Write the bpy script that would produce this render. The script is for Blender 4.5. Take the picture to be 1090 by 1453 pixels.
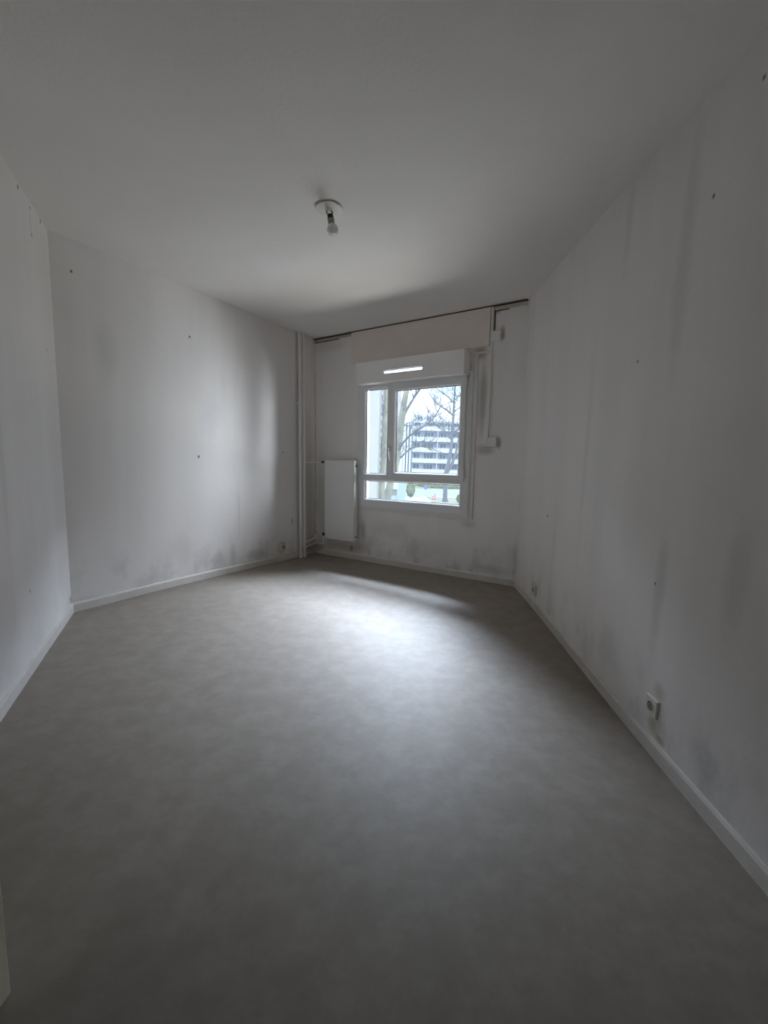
import bpy, bmesh, math, random
from mathutils import Vector, Matrix

SC = bpy.context.scene
COL = SC.collection
for o in list(bpy.data.objects):
    bpy.data.objects.remove(o)

# ------------------------------------------------------------------ camera
cam_d = bpy.data.cameras.new('camera')
cam = bpy.data.objects.new('camera', cam_d); COL.objects.link(cam)
cam_d.sensor_fit = 'VERTICAL'; cam_d.sensor_height = 36.0
cam_d.lens = 36.0 * 596.2 / 1453.0
cam_d.clip_start = 0.02; cam_d.clip_end = 1000
PITCH, ROLL = math.radians(7.46), math.radians(1.96)
f_ = Vector((0, math.cos(PITCH), -math.sin(PITCH))); u_ = Vector((0, math.sin(PITCH), math.cos(PITCH))); r_ = Vector((1, 0, 0))
r2 = r_ * math.cos(ROLL) + u_ * math.sin(ROLL); u2 = -r_ * math.sin(ROLL) + u_ * math.cos(ROLL)
m3 = Matrix((r2, u2, -f_)).transposed()
cam.matrix_world = Matrix.Translation((0, 0, 1.16)) @ m3.to_4x4()
SC.camera = cam

# ------------------------------------------------------------------ colour management, sky
SC.view_settings.view_transform = 'Standard'
SC.view_settings.look = 'None'
SC.view_settings.gamma = 1.0
SC.view_settings.use_curve_mapping = False
SC.view_settings.exposure = 1.02
SC.cycles.max_bounces = 24; SC.cycles.diffuse_bounces = 20; SC.cycles.glossy_bounces = 6
SC.cycles.transparent_max_bounces = 24; SC.cycles.caustics_reflective = False
SC.cycles.sample_clamp_indirect = 6.0
SKY = 1.2                                   # radiance of the bright hazy sky

w = bpy.data.worlds.new('sky'); SC.world = w; w.use_nodes = True
nt = w.node_tree; nt.nodes.clear()
tc = nt.nodes.new('ShaderNodeTexCoord'); mp = nt.nodes.new('ShaderNodeMapping'); mp.inputs['Scale'].default_value = (2.2, 2.2, 5.0)
nz = nt.nodes.new('ShaderNodeTexNoise'); nz.inputs['Scale'].default_value = 2.6; nz.inputs['Detail'].default_value = 6
cr = nt.nodes.new('ShaderNodeValToRGB')
cr.color_ramp.elements[0].position = 0.40; cr.color_ramp.elements[0].color = (0.52, 0.73, 1.0, 1)
cr.color_ramp.elements[1].position = 0.62; cr.color_ramp.elements[1].color = (0.90, 0.96, 1.0, 1)
bg = nt.nodes.new('ShaderNodeBackground'); bg.inputs['Strength'].default_value = SKY
wo = nt.nodes.new('ShaderNodeOutputWorld')
nt.links.new(tc.outputs['Generated'], mp.inputs['Vector']); nt.links.new(mp.outputs['Vector'], nz.inputs['Vector'])
nt.links.new(nz.outputs['Fac'], cr.inputs['Fac']); nt.links.new(cr.outputs['Color'], bg.inputs['Color'])
nt.links.new(bg.outputs['Background'], wo.inputs['Surface'])

# ------------------------------------------------------------------ room plan (metres; camera above the origin)
PB, PC, PD = Vector((-2.173, 2.834)), Vector((-0.841, 5.039)), Vector((1.201, 3.750))
RD = Vector((1.101, 1.021)) - PD; RD.normalize()
ND = Vector((-1.609, 1.659)) - PB; ND.normalize()
H = 2.5

class Wall:
    """vertical plane; s runs along it, z up, off is the distance into the room"""
    def __init__(self, a, b):
        self.a = a; self.L = (b - a).length; self.d = (b - a).normalized()
        n = Vector((self.d.y, -self.d.x))
        self.n = n if n.dot(Vector((0, 2.5)) - a) > 0 else -n
    def P(self, s, z, off=0.0):
        q = self.a + self.d * s + self.n * off
        return Vector((q.x, q.y, z))

P_R0 = PD + RD * 5.05
P_N1 = PB + ND * 2.05
WL, WW, WR, WN = Wall(PB, PC), Wall(PC, PD), Wall(PD, P_R0), Wall(PB, P_N1)

def fit_warp(p):
    """warp taking up camera-fit error: turns the window end by about one degree"""
    q = Vector((p.x, p.y))
    dist = (q - PC).dot(WW.n); s = (q - PC).dot(WW.d)
    t = min(1.0, max(0.0, 1 - dist / 2.0)); k = 0.0213 * t * t * (3 - 2 * t)
    e = WW.d * (k * (p.z - 1.2))
    return Vector((p.x - e.x, p.y - e.y, p.z + k * (s - 1.25)))

# daylight portal in the window opening: guides the renderer's sampling of the sky, gives no light of its own
pd = bpy.data.lights.new('window_portal', 'AREA'); pd.shape = 'RECTANGLE'; pd.size = 1.22; pd.size_y = 1.30
pd.cycles.is_portal = True
po = bpy.data.objects.new('window_portal', pd); COL.objects.link(po)
nW = Vector((WW.n.x, WW.n.y, 0)); 
po.matrix_world = Matrix.Translation(fit_warp(WW.P(1.275, 1.28, -0.135))) @ Matrix((Vector((WW.d.x, WW.d.y, 0)), Vector((0, 0, 1)).cross(Vector((0,0,0))) + Vector((0, 0, 1)), -nW)).transposed().to_4x4()

# added soft fill lamps outside the window, standing in for out-of-view sky and ground
def fill_light(name, loc, to, sx, sy, watts, col):
    d = bpy.data.lights.new(name, 'AREA'); d.shape = 'RECTANGLE'; d.size = sx; d.size_y = sy; d.energy = watts; d.color = col
    o = bpy.data.objects.new(name, d); COL.objects.link(o)
    o.location = WW.P(*loc); o.rotation_euler = (o.location - WW.P(*to)).to_track_quat('Z', 'Y').to_euler()
FILLS = [
    ('fill_upper', (1.10, 2.75, -1.05), (1.40, 0.60, 0.30), 3.0, 0.8, 105.0, (0.85, 0.90, 1.0)),
    ('fill_zenith', (0.55, 3.40, -1.45), (1.35, 0.60, 0.35), 2.6, 1.6, 1180.0, (0.68, 0.80, 1.0)),
    ('fill_right', (4.60, 1.65, -1.70), (1.20, 1.30, 0.0), 2.9, 2.6, 360.0, (0.87, 0.925, 1.0)),
    ('fill_ground', (1.30, 0.0, -1.10), (1.30, 1.70, 0.30), 4.0, 1.2, 62.0, (1.0, 0.965, 0.92)),
]
for args in FILLS: fill_light(*args)

# ------------------------------------------------------------------ helpers
BASE = {}
def tag(o, label=None, cat=None, group=None, kind=None):
    if label: o['label'] = label
    if cat: o['category'] = cat
    if group: o['group'] = group
    if kind: o['kind'] = kind
    return o
def empty(name, loc, label=None, cat=None, group=None, kind=None):
    o = bpy.data.objects.new(name, None); COL.objects.link(o)
    o.location = loc; o.empty_display_size = 0.05
    BASE[o] = Vector(loc)
    return tag(o, label, cat, group, kind)

class MB:
    """collects world-space geometry; build() links it as ONE mesh object"""
    def __init__(self, warp=True):
        self.v = []; self.f = []; self.uv = {}; self.warp = warp
    def add(self, vs, fs, uvs=None):
        b = len(self.v); self.v += [Vector(x) for x in vs]
        if uvs:
            for i, x in enumerate(uvs): self.uv[b + i] = x
        self.f += [tuple(b + i for i in q) for q in fs]
    def hexa(self, p):          # 8 points: bottom 4 (ccw), top 4
        self.add(p, [(3, 2, 1, 0), (4, 5, 6, 7), (0, 1, 5, 4), (1, 2, 6, 5), (2, 3, 7, 6), (3, 0, 4, 7)])
    def box(self, x0, x1, y0, y1, z0, z1):
        self.hexa([(x0, y0, z0), (x1, y0, z0), (x1, y1, z0), (x0, y1, z0), (x0, y0, z1), (x1, y0, z1), (x1, y1, z1), (x0, y1, z1)])
    def wbox(self, W, s0, s1, z0, z1, o0, o1):
        self.hexa([W.P(s0, z0, o0), W.P(s1, z0, o0), W.P(s1, z0, o1), W.P(s0, z0, o1), W.P(s0, z1, o0), W.P(s1, z1, o0), W.P(s1, z1, o1), W.P(s0, z1, o1)])
    def wstrip(self, W, s0, s1, z0, z1, o0, o1, n):
        for i in range(n):
            a, b = s0 + (s1 - s0) * i / n, s0 + (s1 - s0) * (i + 1) / n
            self.wbox(W, a, b, z0, z1, o0, o1)
    def ring(self, W, prof):
        """prof: list of ((s0,s1,z0,z1), off) rectangles swept into a closed frame"""
        n = len(prof); vs = []
        for (s0, s1, z0, z1), off in prof:
            vs += [W.P(s0, z0, off), W.P(s1, z0, off), W.P(s1, z1, off), W.P(s0, z1, off)]
        fs = []
        for i in range(n):
            j = (i + 1) % n
            for k in range(4):
                l = (k + 1) % 4
                fs.append((i * 4 + k, i * 4 + l, j * 4 + l, j * 4 + k))
        self.add(vs, fs)
    def tube(self, pts, rad, n=10, cap=True):
        pts = [Vector(p) for p in pts]
        if not isinstance(rad, (list, tuple)): rad = [rad] * len(pts)
        vs = []; ref = None
        for i, p in enumerate(pts):
            t = (pts[min(i + 1, len(pts) - 1)] - pts[max(i - 1, 0)]).normalized()
            if ref is None: ref = Vector((0, 0, 1)) if abs(t.z) < 0.9 else Vector((1, 0, 0))
            a = t.cross(ref).normalized(); b = a.cross(t).normalized(); ref = b
            for k in range(n):
                th = 2 * math.pi * k / n
                vs.append(p + (a * math.cos(th) + b * math.sin(th)) * rad[i])
        fs = []
        for i in range(len(pts) - 1):
            for k in range(n):
                l = (k + 1) % n
                fs.append((i * n + k, i * n + l, (i + 1) * n + l, (i + 1) * n + k))
        if cap:
            fs.append(tuple(range(n))[::-1]); fs.append(tuple((len(pts) - 1) * n + k for k in range(n)))
        self.add(vs, fs)
    def lathe(self, base, axis, prof, n=32):
        """prof: (radius, distance along axis)"""
        base = Vector(base); axis = Vector(axis).normalized()
        a = axis.cross(Vector((0, 0, 1)) if abs(axis.z) < 0.9 else Vector((1, 0, 0))).normalized(); b = axis.cross(a)
        vs = []
        for r, h in prof:
            for k in range(n):
                th = 2 * math.pi * k / n
                vs.append(base + axis * h + (a * math.cos(th) + b * math.sin(th)) * max(r, 1e-5))
        fs = [(i * n + k, i * n + (k + 1) % n, (i + 1) * n + (k + 1) % n, (i + 1) * n + k) for i in range(len(prof) - 1) for k in range(n)]
        self.add(vs, fs)
    def build(self, name, mat, parent=None, bevel=0.0, smooth=False, label=None, kind=None, base=None):
        me = bpy.data.meshes.new(name)
        vs = [fit_warp(v) for v in self.v] if self.warp else self.v
        if parent is not None: org = BASE[parent]
        elif base is not None: org = Vector(base)
        else: org = Vector((0, 0, 0))
        me.from_pydata([tuple(v - org) for v in vs], [], self.f)
        if self.uv:
            ul = me.uv_layers.new(name='wall_coords')
            for lp in me.loops: ul.data[lp.index].uv = self.uv.get(lp.vertex_index, (0, 0))
        bm = bmesh.new(); bm.from_mesh(me)
        bmesh.ops.recalc_face_normals(bm, faces=bm.faces); bm.to_mesh(me); bm.free()
        me.materials.append(mat)
        if smooth:
            for p in me.polygons: p.use_smooth = True
            me.set_sharp_from_angle(angle=math.radians(40))
        o = bpy.data.objects.new(name, me); COL.objects.link(o)
        if parent is not None: o.parent = parent
        else: o.location = org
        BASE[o] = org
        if bevel > 0:
            b = o.modifiers.new('bevel', 'BEVEL'); b.width = bevel; b.segments = 2; b.limit_method = 'ANGLE'; b.angle_limit = math.radians(40)
        return tag(o, label=label, kind=kind)

# ------------------------------------------------------------------ materials
def new_mat(name):
    m = bpy.data.materials.new(name); m.use_nodes = True
    nt = m.node_tree; nt.nodes.clear()
    out = nt.nodes.new('ShaderNodeOutputMaterial'); b = nt.nodes.new('ShaderNodeBsdfPrincipled')
    nt.links.new(b.outputs['BSDF'], out.inputs['Surface'])
    return m, nt, b
def N(nt, t, **kw):
    n = nt.nodes.new(t)
    for k, v in kw.items(): setattr(n, k, v)
    return n
def mixc(nt, fac, a, b, blend='MIX'):
    m = N(nt, 'ShaderNodeMix', data_type='RGBA', blend_type=blend)
    for sock, v in ((m.inputs[0], fac), (m.inputs[6], a), (m.inputs[7], b)):
        if hasattr(v, 'links'): nt.links.new(v, sock)
        elif isinstance(v, (int, float)): sock.default_value = v
        else: sock.default_value = (*v, 1)
    return m.outputs[2]
def math_(nt, op, a, b=None, c=None):
    m = N(nt, 'ShaderNodeMath', operation=op); m.use_clamp = False
    for i, v in enumerate((a, b, c)):
        if v is None: continue
        if hasattr(v, 'links'): nt.links.new(v, m.inputs[i])
        else: m.inputs[i].default_value = v
    return m.outputs[0]
def noise(nt, vec, scale, detail=4, rough=0.55, stretch=None):
    if stretch:
        mp = N(nt, 'ShaderNodeMapping'); mp.inputs['Scale'].default_value = stretch
        nt.links.new(vec, mp.inputs['Vector']); vec = mp.outputs['Vector']
    n = N(nt, 'ShaderNodeTexNoise'); n.inputs['Scale'].default_value = scale; n.inputs['Detail'].default_value = detail
    n.inputs['Roughness'].default_value = rough
    nt.links.new(vec, n.inputs['Vector'])
    return n.outputs['Fac']
def ramp(nt, v, lo, hi):
    m = N(nt, 'ShaderNodeMapRange', interpolation_type='SMOOTHSTEP')
    nt.links.new(v, m.inputs[0]); m.inputs[1].default_value = lo; m.inputs[2].default_value = hi
    return m.outputs[0]

def plain(name, col, rough=0.5, var=0.06, scale=8.0, metal=0.0, bump=0.0, spec=0.5):
    m, nt, b = new_mat(name)
    t = N(nt, 'ShaderNodeTexCoord')
    f = noise(nt, t.outputs['Object'], scale, 5)
    c = mixc(nt, f, tuple(max(0, x * (1 - var)) for x in col), tuple(min(1, x * (1 + var)) for x in col))
    nt.links.new(c, b.inputs['Base Color'])
    b.inputs['Roughness'].default_value = rough; b.inputs['Metallic'].default_value = metal
    b.inputs['Specular IOR Level'].default_value = spec
    if bump:
        bp = N(nt, 'ShaderNodeBump'); bp.inputs['Strength'].default_value = bump; bp.inputs['Distance'].default_value = 0.01
        nt.links.new(noise(nt, t.outputs['Object'], scale * 8, 4), bp.inputs['Height']); nt.links.new(bp.outputs['Normal'], b.inputs['Normal'])
    return m

def wall_mat(name, col, stains_and_shade=(), seams=0.03, grime=0.12, seed=0.0, base_dirt=0.35, fade=0.6):
    """old white wall paint over torn wallpaper: vertical bands, mottling, placed stains.
    stains: (s, z, radius_s, radius_z, colour, strength, raggedness); a few are painted shade"""
    m, nt, b = new_mat(name)
    uv = N(nt, 'ShaderNodeUVMap'); uv.uv_map = 'wall_coords'
    of = N(nt, 'ShaderNodeVectorMath', operation='ADD'); of.inputs[1].default_value = (seed, seed * 0.7, 0)
    nt.links.new(uv.outputs['UV'], of.inputs[0]); V = of.outputs[0]
    band = noise(nt, V, 1.0, 3, 0.6, (3.2, 0.22, 1))
    streak = noise(nt, V, 1.0, 4, 0.6, (9.0, 0.7, 1))
    blot = noise(nt, V, 1.3, 6, 0.6)
    fine = noise(nt, V, 38.0, 4, 0.6)
    c = mixc(nt, ramp(nt, band, 0.35, 0.68), tuple(x * (1 - seams) for x in col), tuple(min(1, x * (1 + seams * 0.5)) for x in col))
    g = math_(nt, 'MULTIPLY', ramp(nt, blot, 0.50, 0.74), ramp(nt, streak, 0.38, 0.66))
    c = mixc(nt, math_(nt, 'MULTIPLY', g, grime), c, tuple(x * k for x, k in zip(col, (0.60, 0.62, 0.66))))
    c = mixc(nt, math_(nt, 'MULTIPLY', ramp(nt, fine, 0.5, 0.8), 0.10), c, tuple(x * 0.8 for x in col))
    # scuffed dirt above the skirting
    sx = N(nt, 'ShaderNodeSeparateXYZ'); nt.links.new(uv.outputs['UV'], sx.inputs[0])
    low = math_(nt, 'SUBTRACT', 1.0, ramp(nt, sx.outputs['Y'], 0.05, 0.50))
    dn = ramp(nt, noise(nt, V, 3.2, 6, 0.62, (1.6, 1, 1)), 0.46, 0.70)
    c = mixc(nt, math_(nt, 'MULTIPLY', math_(nt, 'MULTIPLY', low, dn), base_dirt), c, (0.30, 0.30, 0.31))
    rag = noise(nt, V, 5.0, 7, 0.72)
    for (s, z, rs, rz, sc, st, rg) in stains_and_shade:
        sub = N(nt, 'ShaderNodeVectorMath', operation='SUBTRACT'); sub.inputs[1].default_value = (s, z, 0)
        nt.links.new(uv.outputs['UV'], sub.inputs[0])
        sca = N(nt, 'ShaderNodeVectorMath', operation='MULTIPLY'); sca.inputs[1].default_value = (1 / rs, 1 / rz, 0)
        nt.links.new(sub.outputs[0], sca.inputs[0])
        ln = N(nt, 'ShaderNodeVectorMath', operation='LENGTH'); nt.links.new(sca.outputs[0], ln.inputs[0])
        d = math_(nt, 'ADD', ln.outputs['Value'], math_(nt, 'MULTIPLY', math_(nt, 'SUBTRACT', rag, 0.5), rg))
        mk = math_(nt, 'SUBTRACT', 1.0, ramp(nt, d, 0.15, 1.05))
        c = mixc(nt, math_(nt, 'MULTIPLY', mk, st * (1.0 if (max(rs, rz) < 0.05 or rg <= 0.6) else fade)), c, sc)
    nt.links.new(c, b.inputs['Base Color'])
    b.inputs['Roughness'].default_value = 0.62; b.inputs['Specular IOR Level'].default_value = 0.35
    bp = N(nt, 'ShaderNodeBump'); bp.inputs['Strength'].default_value = 0.25; bp.inputs['Distance'].default_value = 0.006
    hh = math_(nt, 'ADD', noise(nt, V, 14, 5), math_(nt, 'MULTIPLY', noise(nt, V, 90, 3), 0.25))
    nt.links.new(hh, bp.inputs['Height']); nt.links.new(bp.outputs['Normal'], b.inputs['Normal'])
    return m

WHITE = (0.835, 0.81, 0.795)
GREY = (0.30, 0.30, 0.31); DARK = (0.10, 0.10, 0.10); HOLE = (0.05, 0.05, 0.05)
def hole(s, z, r=0.012): return (s, z, r, r * 1.2, HOLE, 0.9, 0.3)

M = {}
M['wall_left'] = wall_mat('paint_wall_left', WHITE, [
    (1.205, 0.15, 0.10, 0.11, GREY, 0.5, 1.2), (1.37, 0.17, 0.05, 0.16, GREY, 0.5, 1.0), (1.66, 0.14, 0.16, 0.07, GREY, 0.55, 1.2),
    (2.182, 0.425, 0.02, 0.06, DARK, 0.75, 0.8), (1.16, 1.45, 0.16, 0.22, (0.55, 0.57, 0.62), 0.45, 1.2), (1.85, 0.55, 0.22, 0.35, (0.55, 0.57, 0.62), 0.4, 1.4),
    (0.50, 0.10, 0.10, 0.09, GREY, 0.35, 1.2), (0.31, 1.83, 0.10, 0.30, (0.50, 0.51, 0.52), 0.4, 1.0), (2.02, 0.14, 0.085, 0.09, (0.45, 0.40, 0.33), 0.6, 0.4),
    (2.46, 0.75, 0.13, 1.3, (0.46, 0.44, 0.41), 0.6, 0.5), (2.29, 1.25, 0.07, 2.4, (0.45, 0.44, 0.42), 0.6, 0.3), (2.58, 1.0, 0.028, 1.6, (0.20, 0.18, 0.16), 0.55, 2.2), (2.56, 0.10, 0.10, 0.11, (0.20, 0.07, 0.05), 0.7, 0.8),  # pipe shade painted behind the risers; corner tone mixes dirt with painted shade
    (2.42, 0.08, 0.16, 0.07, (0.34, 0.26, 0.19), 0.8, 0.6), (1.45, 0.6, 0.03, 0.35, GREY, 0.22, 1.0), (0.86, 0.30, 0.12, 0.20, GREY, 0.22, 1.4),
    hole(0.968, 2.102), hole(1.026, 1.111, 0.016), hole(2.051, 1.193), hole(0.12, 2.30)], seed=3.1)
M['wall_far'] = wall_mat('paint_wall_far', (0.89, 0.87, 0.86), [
    (2.035, 1.70, 0.055, 0.48, (0.43, 0.41, 0.38), 0.85, 0.5), (2.08, 1.24, 0.12, 0.07, (0.42, 0.41, 0.39), 0.7, 0.5), (2.035, 1.45, 0.03, 0.10, (0.62, 0.60, 0.56), 0.6, 1.4),
    (1.99, 2.11, 0.09, 0.08, (0.36, 0.29, 0.22), 0.75, 0.6), (2.19, 2.26, 0.035, 0.085, (0.28, 0.26, 0.23), 0.7, 0.4), (2.205, 1.30, 0.03, 0.075, (0.25, 0.24, 0.22), 0.7, 0.4),  # last two: shading painted on the wall right of the junction boxes
    (0.705, 0.33, 0.06, 0.17, (0.20, 0.20, 0.19), 0.8, 1.2), (0.66, 0.18, 0.10, 0.10, (0.32, 0.29, 0.25), 0.6, 1.2), (0.545, 0.125, 0.035, 0.055, (0.30, 0.13, 0.05), 0.85, 0.6),
    (0.05, 0.09, 0.14, 0.08, (0.28, 0.20, 0.15), 0.75, 0.8), (0.10, 0.65, 0.18, 0.75, (0.50, 0.475, 0.44), 0.6, 0.5), (0.45, 0.13, 0.40, 0.09, (0.40, 0.33, 0.26), 0.6, 0.5), (0.0, 1.0, 0.022, 1.6, (0.20, 0.18, 0.16), 0.55, 2.2), (0.0, 0.24, 0.05, 0.05, HOLE, 0.8, 0.8),  # wide corner mark beside the radiator mixes dirt with painted shade
    (1.945, 0.53, 0.10, 0.05, (0.45, 0.43, 0.40), 0.6, 1.4), (2.2, 0.12, 0.25, 0.06, (0.40, 0.38, 0.35), 0.5, 1.4), (2.41, 0.25, 0.05, 0.30, (0.38, 0.37, 0.36), 0.5, 1.2),
    (1.05, 0.40, 0.35, 0.14, (0.50, 0.49, 0.47), 0.45, 1.6), (1.55, 0.25, 0.30, 0.14, (0.52, 0.51, 0.50), 0.4, 1.6), (0.20, 2.40, 0.35, 0.10, (0.52, 0.50, 0.42), 0.5, 0.8),
    (2.13, 2.46, 0.06, 0.045, (0.16, 0.13, 0.11), 0.85, 0.8)], seed=11.0, base_dirt=0.5)
M['wall_right'] = wall_mat('paint_wall_right', WHITE, [
    (2.01, 1.95, 0.07, 0.62, (0.40, 0.40, 0.41), 0.42, 0.9), (2.10, 0.62, 0.055, 0.36, (0.38, 0.38, 0.38), 0.5, 0.9), (2.47, 0.80, 0.07, 0.28, GREY, 0.35, 1.2),
    (2.46, 0.17, 0.10, 0.10, GREY, 0.45, 1.4), (2.215, 0.085, 0.045, 0.025, (0.42, 0.28, 0.14), 0.6, 0.7), (2.165, 0.120, 0.055, 0.06, (0.42, 0.41, 0.30), 0.7, 0.3),
    (2.18, 0.265, 0.05, 0.05, (0.42, 0.41, 0.32), 0.5, 0.6), (0.58, 0.15, 0.06, 0.09, (0.42, 0.36, 0.28), 0.6, 0.5), (1.55, 2.30, 0.05, 0.30, GREY, 0.25, 1.0),
    (1.30, 1.2, 0.04, 0.9, GREY, 0.16, 1.0), (2.75, 1.25, 0.10, 0.9, GREY, 0.28, 1.2), (0.9, 0.55, 0.03, 0.40, GREY, 0.20, 1.0), (1.75, 0.25, 0.2, 0.15, GREY, 0.25, 1.5),
    hole(1.753, 1.625, 0.010), hole(2.135, 2.109, 0.010), hole(2.071, 0.68, 0.008), hole(0.739, 0.754, 0.014), hole(2.30, 2.35, 0.01)], seed=23.0, seams=0.03)
M['wall_near_left'] = wall_mat('paint_wall_near_left', WHITE, [
    hole(0.53, 2.475, 0.016), hole(0.335, 2.468, 0.012), hole(0.146, 2.485, 0.016), hole(0.343, 2.326, 0.012), hole(0.201, 1.734, 0.009), hole(0.813, 0.407, 0.009),
    (0.02, 0.10, 0.025, 0.04, DARK, 0.7, 0.6), (0.35, 2.40, 0.03, 0.14, GREY, 0.3, 1.0), (1.05, 1.2, 0.05, 0.9, GREY, 0.2, 1.0)], seed=31.0, grime=0.15, base_dirt=0.2)
M['wall_plain'] = wall_mat('paint_wall_behind', (0.12, 0.115, 0.105), [], seed=47.0)

def ceiling_mat():
    m, nt, b = new_mat('ceiling_paint')
    t = N(nt, 'ShaderNodeTexCoord'); V = t.outputs['Object']
    c = mixc(nt, ramp(nt, noise(nt, V, 0.9, 5), 0.35, 0.7), (0.83, 0.81, 0.795), (0.79, 0.77, 0.75))
    c = mixc(nt, math_(nt, 'MULTIPLY', ramp(nt, noise(nt, V, 26, 3), 0.60, 0.80), 0.12), c, (0.5, 0.5, 0.5))
    nt.links.new(c, b.inputs['Base Color']); b.inputs['Roughness'].default_value = 0.75; b.inputs['Specular IOR Level'].default_value = 0.25
    bp = N(nt, 'ShaderNodeBump'); bp.inputs['Strength'].default_value = 0.2; bp.inputs['Distance'].default_value = 0.005
    nt.links.new(noise(nt, V, 60, 4), bp.inputs['Height']); nt.links.new(bp.outputs['Normal'], b.inputs['Normal'])
    return m
M['ceiling'] = ceiling_mat()
def floor_mat():
    m, nt, b = new_mat('vinyl_floor')
    t = N(nt, 'ShaderNodeTexCoord'); V = t.outputs['Object']
    a = noise(nt, V, 9.0, 7, 0.68); f = noise(nt, V, 42, 5, 0.65); g = noise(nt, V, 16, 5, 0.6, (1.0, 1.6, 1))
    c = mixc(nt, ramp(nt, a, 0.34, 0.68), (0.275, 0.238, 0.203), (0.325, 0.285, 0.247))
    c = mixc(nt, math_(nt, 'MULTIPLY', ramp(nt, g, 0.45, 0.72), 0.35), c, (0.245, 0.213, 0.18))
    c = mixc(nt, math_(nt, 'MULTIPLY', ramp(nt, f, 0.55, 0.80), 0.35), c, (0.375, 0.335, 0.295))
    nt.links.new(c, b.inputs['Base Color'])
    r = N(nt, 'ShaderNodeMapRange'); nt.links.new(g, r.inputs[0]); r.inputs[3].default_value = 0.50; r.inputs[4].default_value = 0.60
    nt.links.new(r.outputs[0], b.inputs['Roughness']); b.inputs['Specular IOR Level'].default_value = 0.26
    bp = N(nt, 'ShaderNodeBump'); bp.inputs['Strength'].default_value = 0.12; bp.inputs['Distance'].default_value = 0.002
    nt.links.new(f, bp.inputs['Height']); nt.links.new(bp.outputs['Normal'], b.inputs['Normal'])
    return m
M['floor'] = floor_mat()
M['baseboard'] = plain('baseboard_paint', (0.70, 0.675, 0.64), 0.45, 0.14, 9)
M['pvc'] = plain('white_upvc', (0.80, 0.81, 0.82), 0.30, 0.02, 6)
M['pvc_trim'] = plain('white_upvc_trim', (0.76, 0.755, 0.74), 0.38, 0.03, 6)
M['box'] = plain('white_shutter_box', (0.92, 0.91, 0.90), 0.38, 0.02, 4)
M['board'] = plain('cream_painted_board', (0.86, 0.79, 0.735), 0.6, 0.10, 3.0, bump=0.1)
M['conduit'] = plain('white_trunking', (0.80, 0.79, 0.76), 0.4, 0.03, 6)
M['gasket'] = plain('grey_gasket', (0.06, 0.06, 0.065), 0.6, 0.1, 10)
M['radiator'] = plain('radiator_enamel', (0.80, 0.81, 0.80), 0.28, 0.02, 3)
M['black'] = plain('black_plastic', (0.025, 0.025, 0.025), 0.4, 0.2, 12)
M['pipe'] = plain('painted_pipe', (0.84, 0.835, 0.82), 0.40, 0.08, 9)
M['brass'] = plain('dull_brass', (0.45, 0.38, 0.26), 0.35, 0.1, 20, metal=0.8)
M['crack'] = plain('crack_dirt', (0.11, 0.085, 0.065), 0.9, 0.4, 30)
M['strip'] = plain('torn_paper_strip', (0.62, 0.58, 0.52), 0.7, 0.12, 14)
M['socket'] = plain('cream_socket', (0.74, 0.73, 0.66), 0.35, 0.03, 10)
M['socket_old'] = plain('aged_socket', (0.66, 0.60, 0.52), 0.45, 0.12, 20)
M['well'] = plain('socket_well', (0.20, 0.20, 0.18), 0.5, 0.1, 20)
M['door'] = plain('cream_door_paint', (0.84, 0.80, 0.65), 0.45, 0.06, 5)
M['rose'] = plain('ceiling_rose_plastic', (0.78, 0.77, 0.72), 0.4, 0.05, 20)
M['holder'] = plain('lampholder', (0.36, 0.35, 0.31), 0.45, 0.1, 30)
M['bulb'] = plain('frosted_bulb', (0.82, 0.82, 0.80), 0.18, 0.02, 10)
# exterior
M['ext_cream'] = plain('cream_render', (0.37, 0.365, 0.34), 0.8, 0.04, 1.5)
M['ext_white'] = plain('white_render', (0.787, 0.805, 0.84), 0.8, 0.04, 0.5)
M['ext_lilac'] = plain('pale_grey_render', (0.60, 0.61, 0.68), 0.8, 0.06, 0.5)
M['ext_pink'] = plain('pink_beige_render', (0.63, 0.578, 0.578), 0.8, 0.05, 0.4)
M['ext_glass'] = plain('far_window_glass', (0.24, 0.27, 0.35), 0.15, 0.2, 0.6)
M['ext_grey'] = plain('grey_render', (0.385, 0.403, 0.403), 0.8, 0.08, 1.0)
M['ext_blue'] = plain('pale_blue_render', (0.595, 0.682, 0.805), 0.8, 0.05, 0.6)
M['bark'] = plain('pale_bark', (0.40, 0.385, 0.335), 0.9, 0.45, 2.2, bump=0.6)
M['bark_d'] = plain('dark_bark', (0.27, 0.275, 0.31), 0.9, 0.3, 3.0, bump=0.6)  # lightened and blued: distance haze put into the bark colour
M['lawn'] = plain('winter_lawn', (0.47, 0.475, 0.38), 0.95, 0.25, 0.8)
M['road'] = plain('asphalt', (0.49, 0.516, 0.586), 0.85, 0.06, 0.7)
M['kerb'] = plain('concrete_kerb', (0.735, 0.735, 0.735), 0.8, 0.05, 1.0)
M['leaf'] = plain('evergreen_leaf', (0.36, 0.39, 0.27), 0.8, 0.35, 1.5)
M['sign_blue'] = plain('sign_blue', (0.315, 0.315, 0.805), 0.4, 0.03, 2)
M['steel'] = plain('galvanised_steel', (0.63, 0.647, 0.7), 0.5, 0.05, 4)
M['red'] = plain('red_paint', (0.84, 0.175, 0.193), 0.5, 0.05, 4)
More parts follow.
